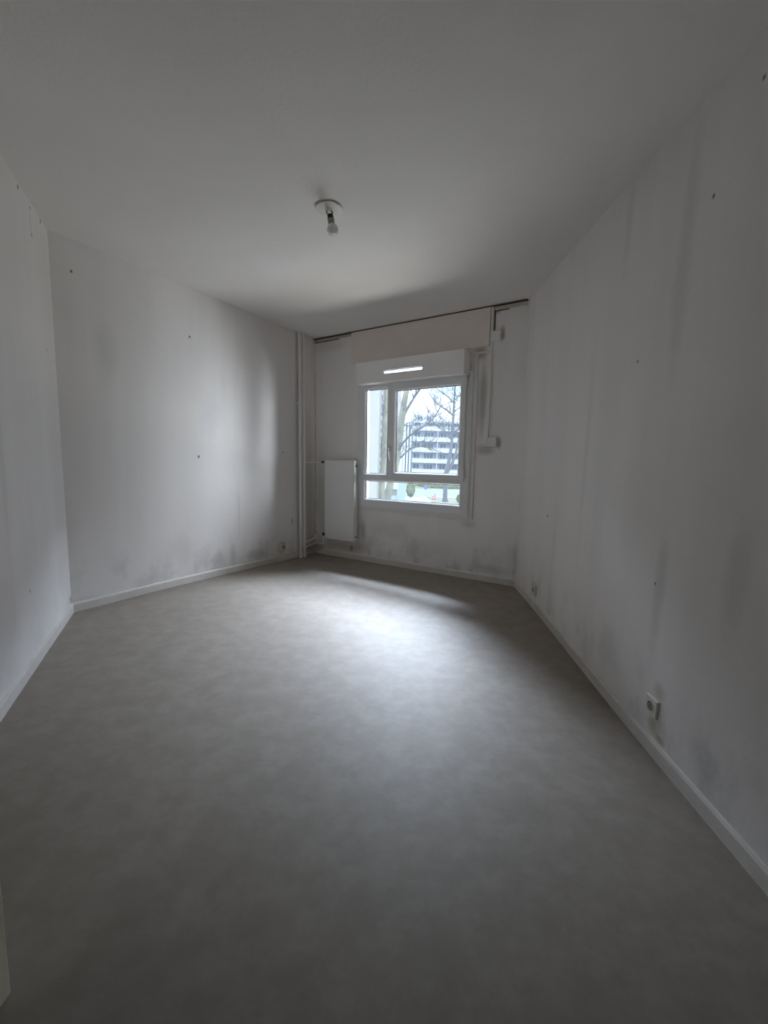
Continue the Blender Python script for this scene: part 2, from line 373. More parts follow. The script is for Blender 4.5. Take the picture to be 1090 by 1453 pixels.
def glass_mat():
    m = bpy.data.materials.new('window_glass'); m.use_nodes = True; nt = m.node_tree; nt.nodes.clear()
    out = N(nt, 'ShaderNodeOutputMaterial'); tr = N(nt, 'ShaderNodeBsdfTransparent'); gl = N(nt, 'ShaderNodeBsdfGlossy'); mx = N(nt, 'ShaderNodeMixShader')
    t = N(nt, 'ShaderNodeTexCoord'); c = mixc(nt, noise(nt, t.outputs['Object'], 2.0, 2), (0.97, 0.985, 0.98), (0.985, 0.99, 0.99))
    nt.links.new(c, tr.inputs['Color']); gl.inputs['Roughness'].default_value = 0.02
    fr = N(nt, 'ShaderNodeFresnel'); fr.inputs['IOR'].default_value = 1.25
    nt.links.new(fr.outputs[0], mx.inputs[0]); nt.links.new(tr.outputs[0], mx.inputs[1]); nt.links.new(gl.outputs[0], mx.inputs[2])
    nt.links.new(mx.outputs[0], out.inputs['Surface'])
    return m
M['glass'] = glass_mat()
def diffuser_mat():
    m = bpy.data.materials.new('translucent_diffuser'); m.use_nodes = True; nt = m.node_tree; nt.nodes.clear()
    out = N(nt, 'ShaderNodeOutputMaterial'); tr = N(nt, 'ShaderNodeBsdfTranslucent'); t = N(nt, 'ShaderNodeTexCoord')
    c = mixc(nt, noise(nt, t.outputs['Object'], 30.0, 2), (0.62, 0.63, 0.64), (0.66, 0.66, 0.67))
    nt.links.new(c, tr.inputs['Color']); nt.links.new(tr.outputs[0], out.inputs['Surface'])
    return m
M['diffuser'] = diffuser_mat()

# ------------------------------------------------------------------ room shell
def lin(a, b, n): return [a + (b - a) * i / n for i in range(n + 1)]
def wall_panel(name, W, s_list, z_list, th, mat, holes=()):
    s_list = sorted(set(round(x, 5) for x in s_list)); z_list = sorted(set(round(x, 5) for x in z_list))
    ns, nz_ = len(s_list), len(z_list)
    def keep(i, j):
        if not (0 <= i < ns - 1 and 0 <= j < nz_ - 1): return False
        cs, cz = (s_list[i] + s_list[i + 1]) / 2, (z_list[j] + z_list[j + 1]) / 2
        return not any(a < cs < b and c < cz < d for a, b, c, d in holes)
    mb = MB(); vs, uv = [], []
    for off in (0.0, -th):
        for s in s_list:
            for z in z_list: vs.append(W.P(s, z, off)); uv.append((s, z))
    B = ns * nz_; idx = lambda i, j: i * nz_ + j; fs = []
    for i in range(ns - 1):
        for j in range(nz_ - 1):
            if not keep(i, j): continue
            q = (idx(i, j), idx(i + 1, j), idx(i + 1, j + 1), idx(i, j + 1))
            fs.append(q); fs.append(tuple(B + k for k in q[::-1]))
            for (di, dj, a, b) in ((-1, 0, q[0], q[3]), (1, 0, q[1], q[2]), (0, -1, q[0], q[1]), (0, 1, q[3], q[2])):
                if not keep(i + di, j + dj): fs.append((a, b, B + b, B + a))
    mb.add(vs, fs, uv)
    return mb.build(name, mat, kind='structure')

HOLE_W = (0.665, 1.975, 0.63, 1.955)
HOLE_B = (0.76, 1.86, 1.955, 2.105)                # behind the shutter box
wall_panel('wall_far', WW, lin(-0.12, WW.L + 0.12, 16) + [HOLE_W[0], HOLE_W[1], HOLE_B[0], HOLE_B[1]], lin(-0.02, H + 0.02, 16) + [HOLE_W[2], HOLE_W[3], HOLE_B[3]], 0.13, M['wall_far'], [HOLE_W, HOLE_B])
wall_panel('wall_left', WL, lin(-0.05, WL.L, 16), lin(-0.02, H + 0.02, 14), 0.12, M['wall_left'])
wall_panel('wall_right', WR, lin(0.0, WR.L, 24), lin(-0.02, H + 0.02, 14), 0.12, M['wall_right'])
wall_panel('wall_near_left', WN, lin(0.0, WN.L, 8), lin(-0.02, H + 0.02, 6), 0.12, M['wall_near_left'])
P_W1, P_W2 = Vector((-1.62, P_N1.y)), Vector((-1.62, -1.3))
class WallN(Wall):
    def __init__(self, a, b, n):
        Wall.__init__(self, a, b); self.n = n
wall_panel('wall_entry', WallN(P_N1, P_W1, Vector((0, -1))), lin(0, (P_W1 - P_N1).length, 2), lin(-0.02, H + 0.02, 4), 0.1, M['wall_plain'])
wall_panel('wall_behind_left', WallN(P_W1, P_W2, Vector((1, 0))), lin(-0.1, (P_W2 - P_W1).length, 4), lin(-0.02, H + 0.02, 4), 0.1, M['wall_plain'])
wall_panel('wall_behind', WallN(P_W2, P_R0, Vector((0, 1))), lin(-0.1, (P_R0 - P_W2).length + 0.1, 4), lin(-0.02, H + 0.02, 4), 0.1, M['wall_plain'])

OUTLINE = [PB, PC, PD, P_R0, P_W2, P_W1, P_N1]
def slab(name, z, th, mat):
    bm = bmesh.new()
    cen = sum(OUTLINE, Vector((0, 0))) / len(OUTLINE)
    vs = [bm.verts.new((p.x + (p - cen).normalized().x * 0.05, p.y + (p - cen).normalized().y * 0.05, z)) for p in OUTLINE]
    bm.faces.new(vs)
    for ax, rng in ((0, range(-10, 6)), (1, range(-6, 22))):
        for i in rng:
            co = [0, 0, 0]; no = [0, 0, 0]; co[ax] = i * 0.25; no[ax] = 1
            bmesh.ops.bisect_plane(bm, geom=bm.verts[:] + bm.edges[:] + bm.faces[:], plane_co=co, plane_no=no)
    ret = bmesh.ops.extrude_face_region(bm, geom=bm.faces[:])
    for v in ret['geom']:
        if isinstance(v, bmesh.types.BMVert): v.co.z += th
    bmesh.ops.recalc_face_normals(bm, faces=bm.faces)
    for v in bm.verts: v.co = fit_warp(v.co)
    me = bpy.data.meshes.new(name); bm.to_mesh(me); bm.free(); me.materials.append(mat)
    o = bpy.data.objects.new(name, me); COL.objects.link(o)
    return tag(o, kind='structure')
slab('floor', 0.0, -0.15, M['floor'])
slab('ceiling', H, 0.15, M['ceiling'])

def baseboard(name, W, s0, s1, n, h=0.066, t=0.012, mat=None):
    mb = MB(); vs, fs = [], []
    prof = [(0.0, 0.0), (t, 0.0), (t, h - 0.012), (t * 0.55, h - 0.002), (0.0, h)]
    k = len(prof)
    for s in lin(s0, s1, n):
        for off, z in prof: vs.append(W.P(s, z, off))
    for i in range(n):
        for j in range(k):
            l = (j + 1) % k
            fs.append((i * k + j, i * k + l, (i + 1) * k + l, (i + 1) * k + j))
    fs.append(tuple(range(k))); fs.append(tuple(n * k + j for j in range(k)))
    mb.add(vs, fs)
    return mb.build(name, mat or M['baseboard'], kind='structure')
baseboard('baseboard_left', WL, 0.0, 2.235, 12)
baseboard('baseboard_far', WW, 0.16, WW.L - 0.003, 12)
baseboard('baseboard_right', WR, 0.014, WR.L, 20)
baseboard('baseboard_near_left', WN, 0.004, WN.L, 6)

# ceiling crack and torn strips along the top of the window wall
mb = MB(); mb.wstrip(WW, 0.0, 2.40, 2.4905, 2.4945, 0.001, 0.031, 12); mb.build('trim_1', M['crack'], kind='structure')
mb = MB(); mb.wstrip(WW, 0.01, 0.53, 2.462, 2.488, 0.0, 0.010, 4); mb.build('trim_2', M['strip'], kind='structure')
mb = MB(); mb.wstrip(WW, 2.12, 2.395, 2.458, 2.488, 0.0, 0.010, 3); mb.build('trim_3', M['strip'], kind='structure')
mb = MB(); mb.wstrip(WW, 0.0, 0.36, 2.454, 2.4615, 0.0, 0.006, 3); mb.build('trim_4', M['crack'], kind='structure')
mb = MB(); mb.wstrip(WW, 2.11, 2.24, 2.450, 2.4575, 0.0, 0.006, 3); mb.wbox(WW, 2.112, 2.122, 2.29, 2.457, 0.0, 0.006); mb.build('trim_5', M['crack'], kind='structure')

# ------------------------------------------------------------------ window
win = empty('window_1', fit_warp(WW.P(1.28, 0.585, 0)), kind='structure')
F_OUT = (0.638, 1.935, 0.620, 1.960)
fr = MB()
def frame_bar(s0, s1, z0, z1, o0=-0.035, o1=0.030): fr.wbox(WW, s0, s1, z0, z1, o0, o1)
frame_bar(0.638, 0.732, 0.620, 1.960); frame_bar(1.858, 1.935, 0.620, 1.960)
frame_bar(0.732, 1.858, 0.620, 0.702); frame_bar(0.732, 1.858, 0.914, 0.976); frame_bar(0.732, 1.858, 1.884, 1.960)
frame_bar(1.024, 1.090, 0.976, 1.884)
fr.build('window_frame', M['pvc'], win, bevel=0.003)
def bead(r, o1=0.030, o2=0.012, g=0.013, parent=win):
    s0, s1, z0, z1 = r
    b = MB(); b.ring(WW, [((s0 - 0.006, s1 + 0.006, z0 - 0.006, z1 + 0.006), o2 - 0.02), ((s0 - 0.006, s1 + 0.006, z0 - 0.006, z1 + 0.006), o1 + 0.001), ((s0, s1, z0, z1), o1 + 0.001),
                          ((s0 + g, s1 - g, z0 + g, z1 - g), o2), ((s0 + g, s1 - g, z0 + g, z1 - g), o2 - 0.02)])
    b.build('glazing_bead', M['pvc'], parent)
    k = MB(); r3 = (s0 + g - 0.001, s1 - g + 0.001, z0 + g - 0.001, z1 - g + 0.001); e = 0.005
    r4 = (r3[0] + e, r3[1] - e, r3[2] + e, r3[3] - e)
    k.ring(WW, [(r3, o2 - 0.018), (r3, o2 - 0.004), (r4, o2 - 0.006), (r4, o2 - 0.018)])
    k.build('gasket', M['gasket'], parent, label='dark rubber gasket')
    p = MB(); p.wbox(WW, r3[0], r3[1], r3[2], r3[3], o2 - 0.016, o2 - 0.011)
    p.build('pane', M['glass'], parent, label='clear glass pane')
bead((0.732, 1.024, 0.976, 1.884))
bead((0.732, 1.858, 0.702, 0.914), g=0.010)
sash = MB()
S_OUT, S_IN = (1.040, 1.890, 0.945, 1.950), (1.120, 1.840, 0.997, 1.850)
sash.ring(WW, [(S_OUT, 0.005), (S_OUT, 0.044), ((S_OUT[0] + .006, S_OUT[1] - .006, S_OUT[2] + .006, S_OUT[3] - .006), 0.050), (S_IN, 0.050), (S_IN, 0.005)])
so = sash.build('sash', M['pvc'], win, label='opening sash with handle')
bead(S_IN, o1=0.050, o2=0.030, parent=so)
hd = MB(); hd.wbox(WW, 1.056, 1.084, 1.185, 1.275, 0.050, 0.058)
hd.tube([WW.P(1.07, 1.243, 0.056), WW.P(1.07, 1.243, 0.085)], 0.011, 12)
hd.tube([WW.P(1.07, 1.250, 0.088), WW.P(1.073, 1.215, 0.094), WW.P(1.081, 1.175, 0.094), WW.P(1.092, 1.130, 0.090)], [0.011, 0.011, 0.010, 0.008], 12)
hd.build('window_handle', M['pvc'], so, smooth=True, label='white lever handle pointing down')
for z in (0.965, 1.90):
    hg = MB(); hg.tube([WW.P(1.893, z, 0.050), WW.P(1.893, z + (0.09 if z < 1.5 else -0.09), 0.050)], 0.009, 12); hg.wbox(WW, 1.886, 1.905, z + 0.01, z + 0.03, 0.03, 0.05)
    hg.build('hinge', M['pvc_trim'], so, smooth=True)
tr = MB(); tr.wbox(WW, 1.935, 1.984, 0.583, 2.105, 0.0, 0.016); tr.wbox(WW, 1.935, 1.948, 0.60, 2.10, 0.016, 0.028)
tr.build('cover_trim', M['pvc_trim'], win, bevel=0.002)
tr = MB(); tr.wbox(WW, 0.640, 1.935, 0.583, 0.621, 0.0, 0.018)
tr.build('cover_trim', M['pvc_trim'], win, bevel=0.002)
ls = MB(); ls.wbox(WW, 0.665, 1.925, 0.600, 0.6295, -0.19, -0.055)
ls.build('outer_sill', M['ext_white'], win)
rv = MB()
rv.wbox(WW, 0.666, 0.690, 0.63, 1.95, -0.12, -0.056)
rv.build('shutter_guide', M['pvc'], win)
rv = MB(); rv.wbox(WW, 1.945, 1.972, 0.63, 1.95, -0.12, -0.056)
rv.build('shutter_guide', M['pvc'], win)

# roller shutter box with its air inlet
sb = empty('roller_shutter_box', fit_warp(WW.P(1.3, 1.924, 0.0)), 'white roller shutter box with slanted air inlet mounted over the window', 'shutter box')
SL = (1.045, 1.480, 1.990, 2.016)                 # clear slot of the air inlet
def face_off(z): return 0.140 + 0.015 * (z - 1.924) / 0.204
b = MB()
for s0, s1, z0, z1 in ((0.70, SL[0], 1.924, 2.128), (SL[1], 1.90, 1.924, 2.128), (SL[0], SL[1], 1.924, SL[2]), (SL[0], SL[1], SL[3], 2.128)):
    t = 0.008
    b.hexa([WW.P(s0, z0, face_off(z0) - t), WW.P(s1, z0, face_off(z0) - t), WW.P(s1, z0, face_off(z0)), WW.P(s0, z0, face_off(z0)),
            WW.P(s0, z1, face_off(z1) - t), WW.P(s1, z1, face_off(z1) - t), WW.P(s1, z1, face_off(z1)), WW.P(s0, z1, face_off(z1))])
b.build('front_panel', M['box'], sb)
b = MB(); b.wbox(WW, 0.70, 1.90, 1.916, 1.926, 0.0, 0.136); b.tube([WW.P(0.70, 1.926, 0.131), WW.P(1.90, 1.926, 0.131)], 0.010, 14); b.build('bottom_panel', M['box'], sb, smooth=True)
b = MB(); b.wbox(WW, 0.70, 1.90, 2.120, 2.128, 0.0, 0.150); b.build('top_panel', M['box'], sb)
b = MB(); b.wbox(WW, 0.698, 0.704, 1.916, 2.130, 0.0, 0.157); b.build('end_cap', M['box'], sb, bevel=0.001)
b = MB(); b.wbox(WW, 1.896, 1.903, 1.916, 2.130, 0.0, 0.157); b.build('end_cap', M['box'], sb, bevel=0.001)
b = MB(); b.hexa([WW.P(1.035, 2.018, 0.146), WW.P(1.490, 2.018, 0.146), WW.P(1.485, 2.022, 0.166), WW.P(1.040, 2.022, 0.166),
                  WW.P(1.035, 2.030, 0.146), WW.P(1.490, 2.030, 0.146), WW.P(1.485, 2.026, 0.166), WW.P(1.040, 2.026, 0.166)])
b.ring(WW, [((1.039, 1.486, 1.984, 2.022), 0.142), ((1.039, 1.486, 1.984, 2.022), 0.150), ((1.047, 1.478, 1.992, 2.014), 0.150), ((1.047, 1.478, 1.992, 2.014), 0.142)])
vent = b.build('air_inlet', M['pvc'], sb, label='white air inlet with a bright slot')

b = MB(); b.wbox(WW, 1.02, 1.505, 1.950, 2.050, 0.112, 0.115); b.build('slot_diffuser', M['diffuser'], vent, label='added translucent baffle')  # added sheet, lit through the wall opening to make the slot bright

# old cream coffer board above the box
cb = MB(); cb.wbox(WW, 0.543, 2.082, 2.160, 2.489, 0.0, 0.028)
o = cb.build('coffer_board', M['board'], bevel=0.003, base=fit_warp(WW.P(1.3, 2.16, 0)))
tag(o, 'cream stained coffer board between shutter box and ceiling', 'board')

# surface trunking with its two junction boxes
tk = empty('cable_trunking', fit_warp(WW.P(2.10, 1.262, 0)), 'thin white vertical cable trunking with two junction boxes right of the window', 'trunking')
b = MB(); b.wbox(WW, 2.088, 2.108, 1.262, 2.488, 0.0, 0.022); b.build('conduit', M['conduit'], tk, bevel=0.002)
b = MB(); b.wbox(WW, 1.925, 2.088, 2.100, 2.120, 0.0, 0.018); b.build('conduit', M['conduit'], tk, bevel=0.002)
for (s0, s1, z0, z1) in ((2.100, 2.180, 2.192, 2.280), (2.100, 2.188, 1.264, 1.355)):
    b = MB(); b.wbox(WW, s0, s1, z0, z1, 0.0, 0.030); jb = b.build('junction_box', M['conduit'], tk, bevel=0.003)
    b = MB(); b.wbox(WW, s0 + 0.006, s1 - 0.006, z0 + 0.006, z1 - 0.006, 0.028, 0.033); b.build('lid', M['conduit'], jb, bevel=0.002)

# ------------------------------------------------------------------ radiator
rad = empty('radiator', fit_warp(WW.P(0.455, 0.225, 0.08)), 'white flat panel radiator hung between corner pipes and window', 'radiator')
RS0, RS1, RZ0, RZ1 = 0.248, 0.664, 0.225, 1.124
b = MB(); b.wbox(WW, RS0, RS1 - 0.004, RZ0, RZ1, 0.104, 0.122); b.build('front_panel', M['radiator'], rad, bevel=0.004)
b = MB(); b.wbox(WW, RS0, RS1 - 0.004, RZ0 + 0.01, RZ1 - 0.01, 0.048, 0.064); b.build('back_panel', M['radiator'], rad, bevel=0.004)
for s in (RS0 + 0.001, RS1 - 0.006):
    b = MB(); b.wbox(WW, s, s + 0.006, RZ0 + 0.012, RZ1 - 0.004, 0.050, 0.117); sp = b.build('side_panel', M['radiator'], rad, bevel=0.002)
    if s > 0.5:
        b = MB(); b.wbox(WW, s + 0.0055, s + 0.0075, RZ1 - 0.072, RZ1 - 0.028, 0.078, 0.090); b.tube([WW.P(s + 0.005, RZ1 - 0.062, 0.084), WW.P(s + 0.016, RZ1 - 0.062, 0.084)], 0.011, 14)
        b.build('air_vent', M['black'], sp, label='black air vent plug')
        b = MB(); b.tube([WW.P(s + 0.005, RZ0 + 0.052, 0.084), WW.P(s + 0.012, RZ0 + 0.052, 0.084)], 0.010, 14); b.build('drain_plug', M['well'], sp, label='dark drain plug')
b = MB()
for i in range(15):
    s = RS0 + 0.012 + i * 0.0268
    b.wbox(WW, s, s + 0.016, RZ1 - 0.006, RZ1 - 0.001, 0.064, 0.104)
b.wbox(WW, RS0 + 0.006, RS1 - 0.01, RZ1 - 0.008, RZ1 - 0.002, 0.080, 0.086)
b.build('top_grille', M['radiator'], rad)
b = MB()
for i in range(26):
    s = RS0 + 0.014 + i * 0.0152
    b.wbox(WW, s, s + 0.003, RZ0 + 0.05, RZ1 - 0.05, 0.064, 0.104)
b.build('convector_fins', M['radiator'], rad)
for z in (0.33, 1.0):
    for s in (0.34, 0.54):
        b = MB(); b.wbox(WW, s, s + 0.03, z, z + 0.06, 0.0, 0.050); b.build('wall_bracket', M['radiator'], rad)
b = MB(); b.tube([WW.P(RS0 - 0.004, 1.100, 0.084), WW.P(0.200, 1.100, 0.080)], 0.011, 12); b.build('inlet_union', M['brass'], rad, smooth=True)
b = MB(); b.lathe(WW.P(0.192, 1.100, 0.070), Vector((WW.n.x, WW.n.y, 0)), [(0.0, 0.0), (0.010, 0.0), (0.013, 0.006), (0.013, 0.030), (0.009, 0.036), (0.0, 0.036)], 20)
b.build('valve_knob', M['black'], rad, smooth=True, label='black radiator valve knob')
b = MB(); b.tube([WW.P(RS0 - 0.004, 0.262, 0.084), WW.P(0.205, 0.262, 0.084)], 0.010, 12); b.lathe(WW.P(0.196, 0.240, 0.084), (0, 0, 1), [(0, 0), (0.009, 0), (0.011, 0.008), (0.011, 0.034), (0.007, 0.040), (0, 0.040)], 16)
b.build('lockshield', M['black'], rad, smooth=True, label='dark lower valve')
# pipes
def pipe(name, pts, r, label, collars=(), cat='pipe', group=None):
    t = empty(name, fit_warp(Vector(pts[0])), label, cat, group)
    b = MB(); b.tube(pts, r, 14); b.build('pipe_run', M['pipe'], t, smooth=True)
    for p, ax, rr in collars:
        b = MB(); ax = Vector(ax); b.tube([Vector(p) - ax * 0.012, Vector(p) + ax * 0.012], rr, 14); b.build('collar', M['pipe'], t, smooth=True)
    return t
def riser(s, label, off):
    t = pipe('heating_riser', [WL.P(s, z, off) for z in lin(0.0, H, 10)], 0.0165, label, [(WL.P(s, 0.008, off), (0, 0, 1), 0.021), (WL.P(s, 1.15, off), (0, 0, 1), 0.0185)])
    b = MB(); b.tube([WL.P(s, 1.735, off), WL.P(s, 1.755, off)], 0.020, 14); b.wbox(WL, s - 0.006, s + 0.006, 1.737, 1.753, 0.0, off - 0.012)
    b.build('pipe_clip', M['pipe'], t)
riser(2.262, 'left one of two white vertical heating pipes in the corner', 0.05)
riser(2.326, 'right one of two white vertical heating pipes nearest the radiator', 0.05)
X = lambda s, z, o: WL.P(s, z, o)
pipe('supply_pipe', [X(2.344, 1.094, 0.05), X(2.43, 1.095, 0.055), WW.P(0.07, 1.097, 0.075), WW.P(0.185, 1.100, 0.080)], 0.0085,
     'thin white pipe from riser to the top of the radiator', [(WW.P(0.165, 1.099, 0.079), (WW.d.x, WW.d.y, 0), 0.014)])
pipe('stub_pipe', [X(2.345, 0.165, 0.04), X(2.44, 0.180, 0.04), X(2.530, 0.196, 0.04), X(2.536, 0.215, 0.04), X(2.536, 0.235, 0.04)], 0.0095,
     'short white capped pipe stub in the corner above the return pipe', [(X(2.536, 0.230, 0.04), (0, 0, 1), 0.015)])
pipe('return_pipe', [X(2.345, 0.108, 0.04), X(2.45, 0.124, 0.04), X(2.525, 0.137, 0.045), WW.P(0.075, 0.140, 0.052), WW.P(0.15, 0.140, 0.066), WW.P(0.190, 0.150, 0.080), WW.P(0.196, 0.19, 0.084), WW.P(0.196, 0.245, 0.084)], 0.0095,
     'lower white pipe bending along the wall under the radiator', [(X(2.362, 0.110, 0.04), (WL.d.x, WL.d.y, 0), 0.014)])

# ------------------------------------------------------------------ sockets
def socket(W, s, z, size, label, mat, depth=0.030):
    t = empty('wall_socket', fit_warp(W.P(s, z - size / 2, 0)), label, 'socket')
    b = MB(); h = size / 2
    b.hexa([W.P(s - h, z - h, 0), W.P(s + h, z - h, 0), W.P(s + h - .003, z - h + .003, depth), W.P(s - h + .003, z - h + .003, depth),
            W.P(s - h, z + h, 0), W.P(s + h, z + h, 0), W.P(s + h - .003, z + h - .003, depth), W.P(s - h + .003, z + h - .003, depth)])
    b.build('faceplate', mat, t, bevel=0.003)
    b = MB(); n3 = Vector((W.n.x, W.n.y, 0))
    b.lathe(W.P(s, z, depth), n3, [(0.0235, 0.0), (0.0235, 0.003), (0.0195, 0.003), (0.0190, 0.0006)], 28); b.build('well_rim', mat, t, smooth=True)
    b = MB(); b.lathe(W.P(s, z, depth), n3, [(0.0192, 0.0), (0.0192, 0.0009), (0.0, 0.0009)], 24); w_ = b.build('socket_well', M['well'], t, label='dark round socket well')
    b = MB(); b.tube([W.P(s, z + 0.010, depth), W.P(s, z + 0.010, depth + 0.008)], 0.0024, 10); b.build('earth_pin', M['brass'], w_, label='metal earth pin')
socket(WR, 2.155, 0.193, 0.078, 'cream square socket above the skirting on the right wall, nearer one', M['socket'], 0.012)
socket(WR, 0.585, 0.155, 0.085, 'small aged socket low on the right wall close to the window corner', M['socket_old'], 0.02)
socket(WL, 2.020, 0.160, 0.080, 'cream socket on the left wall beside the two vertical pipes', M['socket_old'], 0.02)

# ------------------------------------------------------------------ ceiling lamp
LX, LY = -0.357, 2.490
lamp = empty('ceiling_lamp', (LX, LY, H), 'bare frosted bulb hanging askew from a round ceiling rose', 'lamp')
b = MB(False); b.lathe((LX, LY, H), (0, 0, -1), [(0.030, 0.0), (0.030, 0.006), (0.072, 0.006), (0.0745, 0.008), (0.072, 0.011), (0.045, 0.014), (0.018, 0.0155), (0.0, 0.0155)], 40)
b.build('ceiling_rose', M['rose'], lamp, smooth=True)
ax = Vector((0.20, 0.05, -1)).normalized(); p0 = Vector((LX + 0.002, LY, H - 0.014))
for k in (-1, 1):
    b = MB(False); b.tube([p0 + Vector((0.008 * k, 0, 0.004)), p0 + Vector((0.016 * k, 0.004 * k, -0.012)), p0 + ax * 0.034 + Vector((0.008 * k, 0, 0))], 0.004, 8)
    b.build('wire', M['black'] if k > 0 else M['holder'], lamp, smooth=True, label='dark flex wire' if k > 0 else None)
b = MB(False); b.lathe(p0 + ax * 0.020, ax, [(0.0, 0), (0.012, 0.0), (0.016, 0.008), (0.0175, 0.024), (0.0, 0.024)], 24); b.build('holder_cap', M['black'], lamp, smooth=True, label='black lampholder cap')
b = MB(False); b.lathe(p0 + ax * 0.044, ax, [(0.0, 0), (0.0195, 0.0), (0.0195, 0.004), (0.0180, 0.006), (0.0175, 0.026), (0.0, 0.026)], 24); b.build('lampholder', M['holder'], lamp, smooth=True)
pr = [(0.0, 0.0), (0.014, 0.0), (0.018, 0.006), (0.026, 0.015), (0.031, 0.026), (0.032, 0.034), (0.030, 0.044), (0.024, 0.053), (0.014, 0.059), (0.0, 0.061)]
b = MB(False); b.lathe(p0 + ax * 0.066, ax, pr, 32); b.build('bulb', M['bulb'], lamp, smooth=True, label='frosted glass bulb')

# ------------------------------------------------------------------ door leaf at the near left
dr = empty('door_1', (-1.19, 0.727, 0.006), kind='structure')
b = MB(False); b.box(-1.60, -0.756, 0.704, 0.749, 0.006, 2.04); b.build('door_leaf', M['door'], dr, bevel=0.003)
b = MB(False); b.tube([(-0.82, 0.749, 1.02), (-0.82, 0.79, 1.02), (-0.94, 0.79, 1.02)], 0.008, 10); b.tube([(-0.82, 0.704, 1.02), (-0.82, 0.663, 1.02), (-0.94, 0.663, 1.02)], 0.008, 10)
b.build('door_handle', M['steel'], dr, smooth=True)

# ------------------------------------------------------------------ outdoors
GZ = -5.5
def ground(name, x0, x1, y0, y1, z0, z1, mat):
    b = MB(False); b.box(x0, x1, y0, y1, z0, z1); return b.build(name, mat, kind='structure')
ground('lawn', -60, 90, 6, 170, GZ - 0.5, GZ, M['lawn'])
ground('road', -60, 90, 72, 93, GZ - 0.3, GZ + 0.02, M['road'])
ground('pavement', 3.2, 7.2, 63.5, 72, GZ - 0.3, GZ + 0.04, M['kerb'])
kb = MB(False); kb.box(7.2, 90, 71.4, 72.0, GZ, GZ + 0.16); tag(kb.build('kerb', M['kerb'], bevel=0.02, base=(20, 71.7, GZ)), 'pale concrete kerb between lawn and road', 'kerb')

# cream end block left of the window, facing the room
wg = empty('neighbouring_block', (-4.0, 13.0, GZ), 'tall cream rendered block close outside at the left of the window', 'building')
b = MB(False); b.box(-9.0, -0.235, 12.6, 17.0, GZ, 9.5); b.build('wall', M['ext_cream'], wg)
b = MB(False); b.box(-9.1, -0.18, 12.5, 17.1, 9.5, 9.75); b.build('coping', M['ext_white'], wg)
b = MB(False); b.box(-9.02, -0.215, 12.57, 17.02, GZ, -3.9); b.build('plinth', M['ext_cream'], wg)

# grey garages and pale hut below
g = empty('garage_block', (-0.2, 48, GZ), 'low grey garage block with white fascia behind the pale tree', 'building')
b = MB(False); b.box(-2.5, 1.35, 46, 52, GZ, -2.3); b.build('wall', M['ext_grey'], g)
b = MB(False); b.box(-2.6, 1.45, 45.8, 52.2, -2.3, -1.2); b.build('fascia', M['ext_white'], g)
for x in (-2.1, -0.85, 0.35):
    b = MB(False); b.box(x, x + 0.95, 45.94, 46.02, GZ, -3.0); b.build('garage_door', M['ext_blue'], g)
g = empty('utility_hut', (2.4, 61, GZ), 'pale blue flat-roofed hut left of the road', 'building')
b = MB(False); b.box(1.55, 2.95, 60, 64, GZ, -2.2); b.build('wall', M['ext_blue'], g)
b = MB(False); b.box(1.45, 3.05, 59.9, 64.1, -2.2, -1.95); b.build('roof', M['ext_white'], g)

# apartment building across the road
def window_unit(par, x0, x1, z0, z1, y, n):
    b = MB(False); t = 0.10
    b.box(x0, x1, y - 0.10, y + 0.04, z0, z0 + t); b.box(x0, x1, y - 0.10, y + 0.04, z1 - t, z1)
    for i in range(n + 1):
        xx = x0 + (x1 - x0 - t) * i / n; b.box(xx, xx + t, y - 0.10, y + 0.04, z0, z1)
    fr_ = b.build('window', M['ext_white'], par)
    for i in range(n):
        xa, xb = x0 + (x1 - x0 - t) * i / n + t, x0 + (x1 - x0 - t) * (i + 1) / n
        b = MB(False); b.box(xa, xb, y - 0.03, y - 0.01, z0 + t, z1 - t); b.build('pane', M['ext_glass'], fr_)
ap = empty('apartment_building', (20, 112, GZ), 'long white apartment block with stacked balconies across the road', 'building')
YB = 113.6
b = MB(False); b.box(4.6, 42, YB, 124, GZ, 10.4); b.build('wall', M['ext_lilac'], ap)
b = MB(False); b.box(4.3, 42.4, YB - 0.5, 124.4, 10.4, 10.9); b.build('roof_slab', M['ext_white'], ap)
b = MB(False); b.box(7.4, 12.4, YB + 0.3, 121, 10.9, 12.5); ph = b.build('penthouse', M['ext_white'], ap)
for x in (8.0, 10.4): window_unit(ap, x, x + 1.5, 11.0, 12.2, YB + 0.27, 2)
for x in (4.6, 5.35, 6.1):
    b = MB(False); b.box(x, x + 0.5, YB - 1.5, YB, GZ, 10.3); b.build('corner_pier', M['ext_white'], ap)
for i in range(6):
    z = GZ + 2.8 * i
    if i:
        b = MB(False); b.box(6.9, 42, YB - 1.9, YB, z - 0.12, z + 0.08); b.box(6.9, 42, YB - 1.9, YB - 1.78, z + 0.08, z + 1.0); b.build('balcony', M['ext_white'], ap)
        b = MB(False); b.box(6.9, 42, YB - 1.92, YB - 1.76, z + 1.10, z + 1.15)
        for x in range(7, 42, 2): b.box(x, x + 0.05, YB - 1.86, YB - 1.81, z + 1.0, z + 1.10)
        b.build('handrail', M['ext_white'], ap)
    for j, x in enumerate((7.3, 10.0, 14.3, 17.6, 20.6, 24.0, 27.4, 31.0, 35.0)):
        window_unit(ap, x, x + (2.6 if j % 3 == 1 else 1.7), z + 0.9 - (0.8 if j % 2 else 0), z + 2.4, YB - 0.02, 3 if j % 3 == 1 else 2)
    for x in (13.4, 16.9, 23.3, 30.2):
        b = MB(False); b.box(x, x + 0.15, YB - 1.75, YB, z + 0.08, z + 2.68); b.build('balcony_divider', M['ext_white'], ap)
tw = empty('tower_block', (-4, 150, GZ), 'distant pink-beige tower block behind the pale trees', 'building')
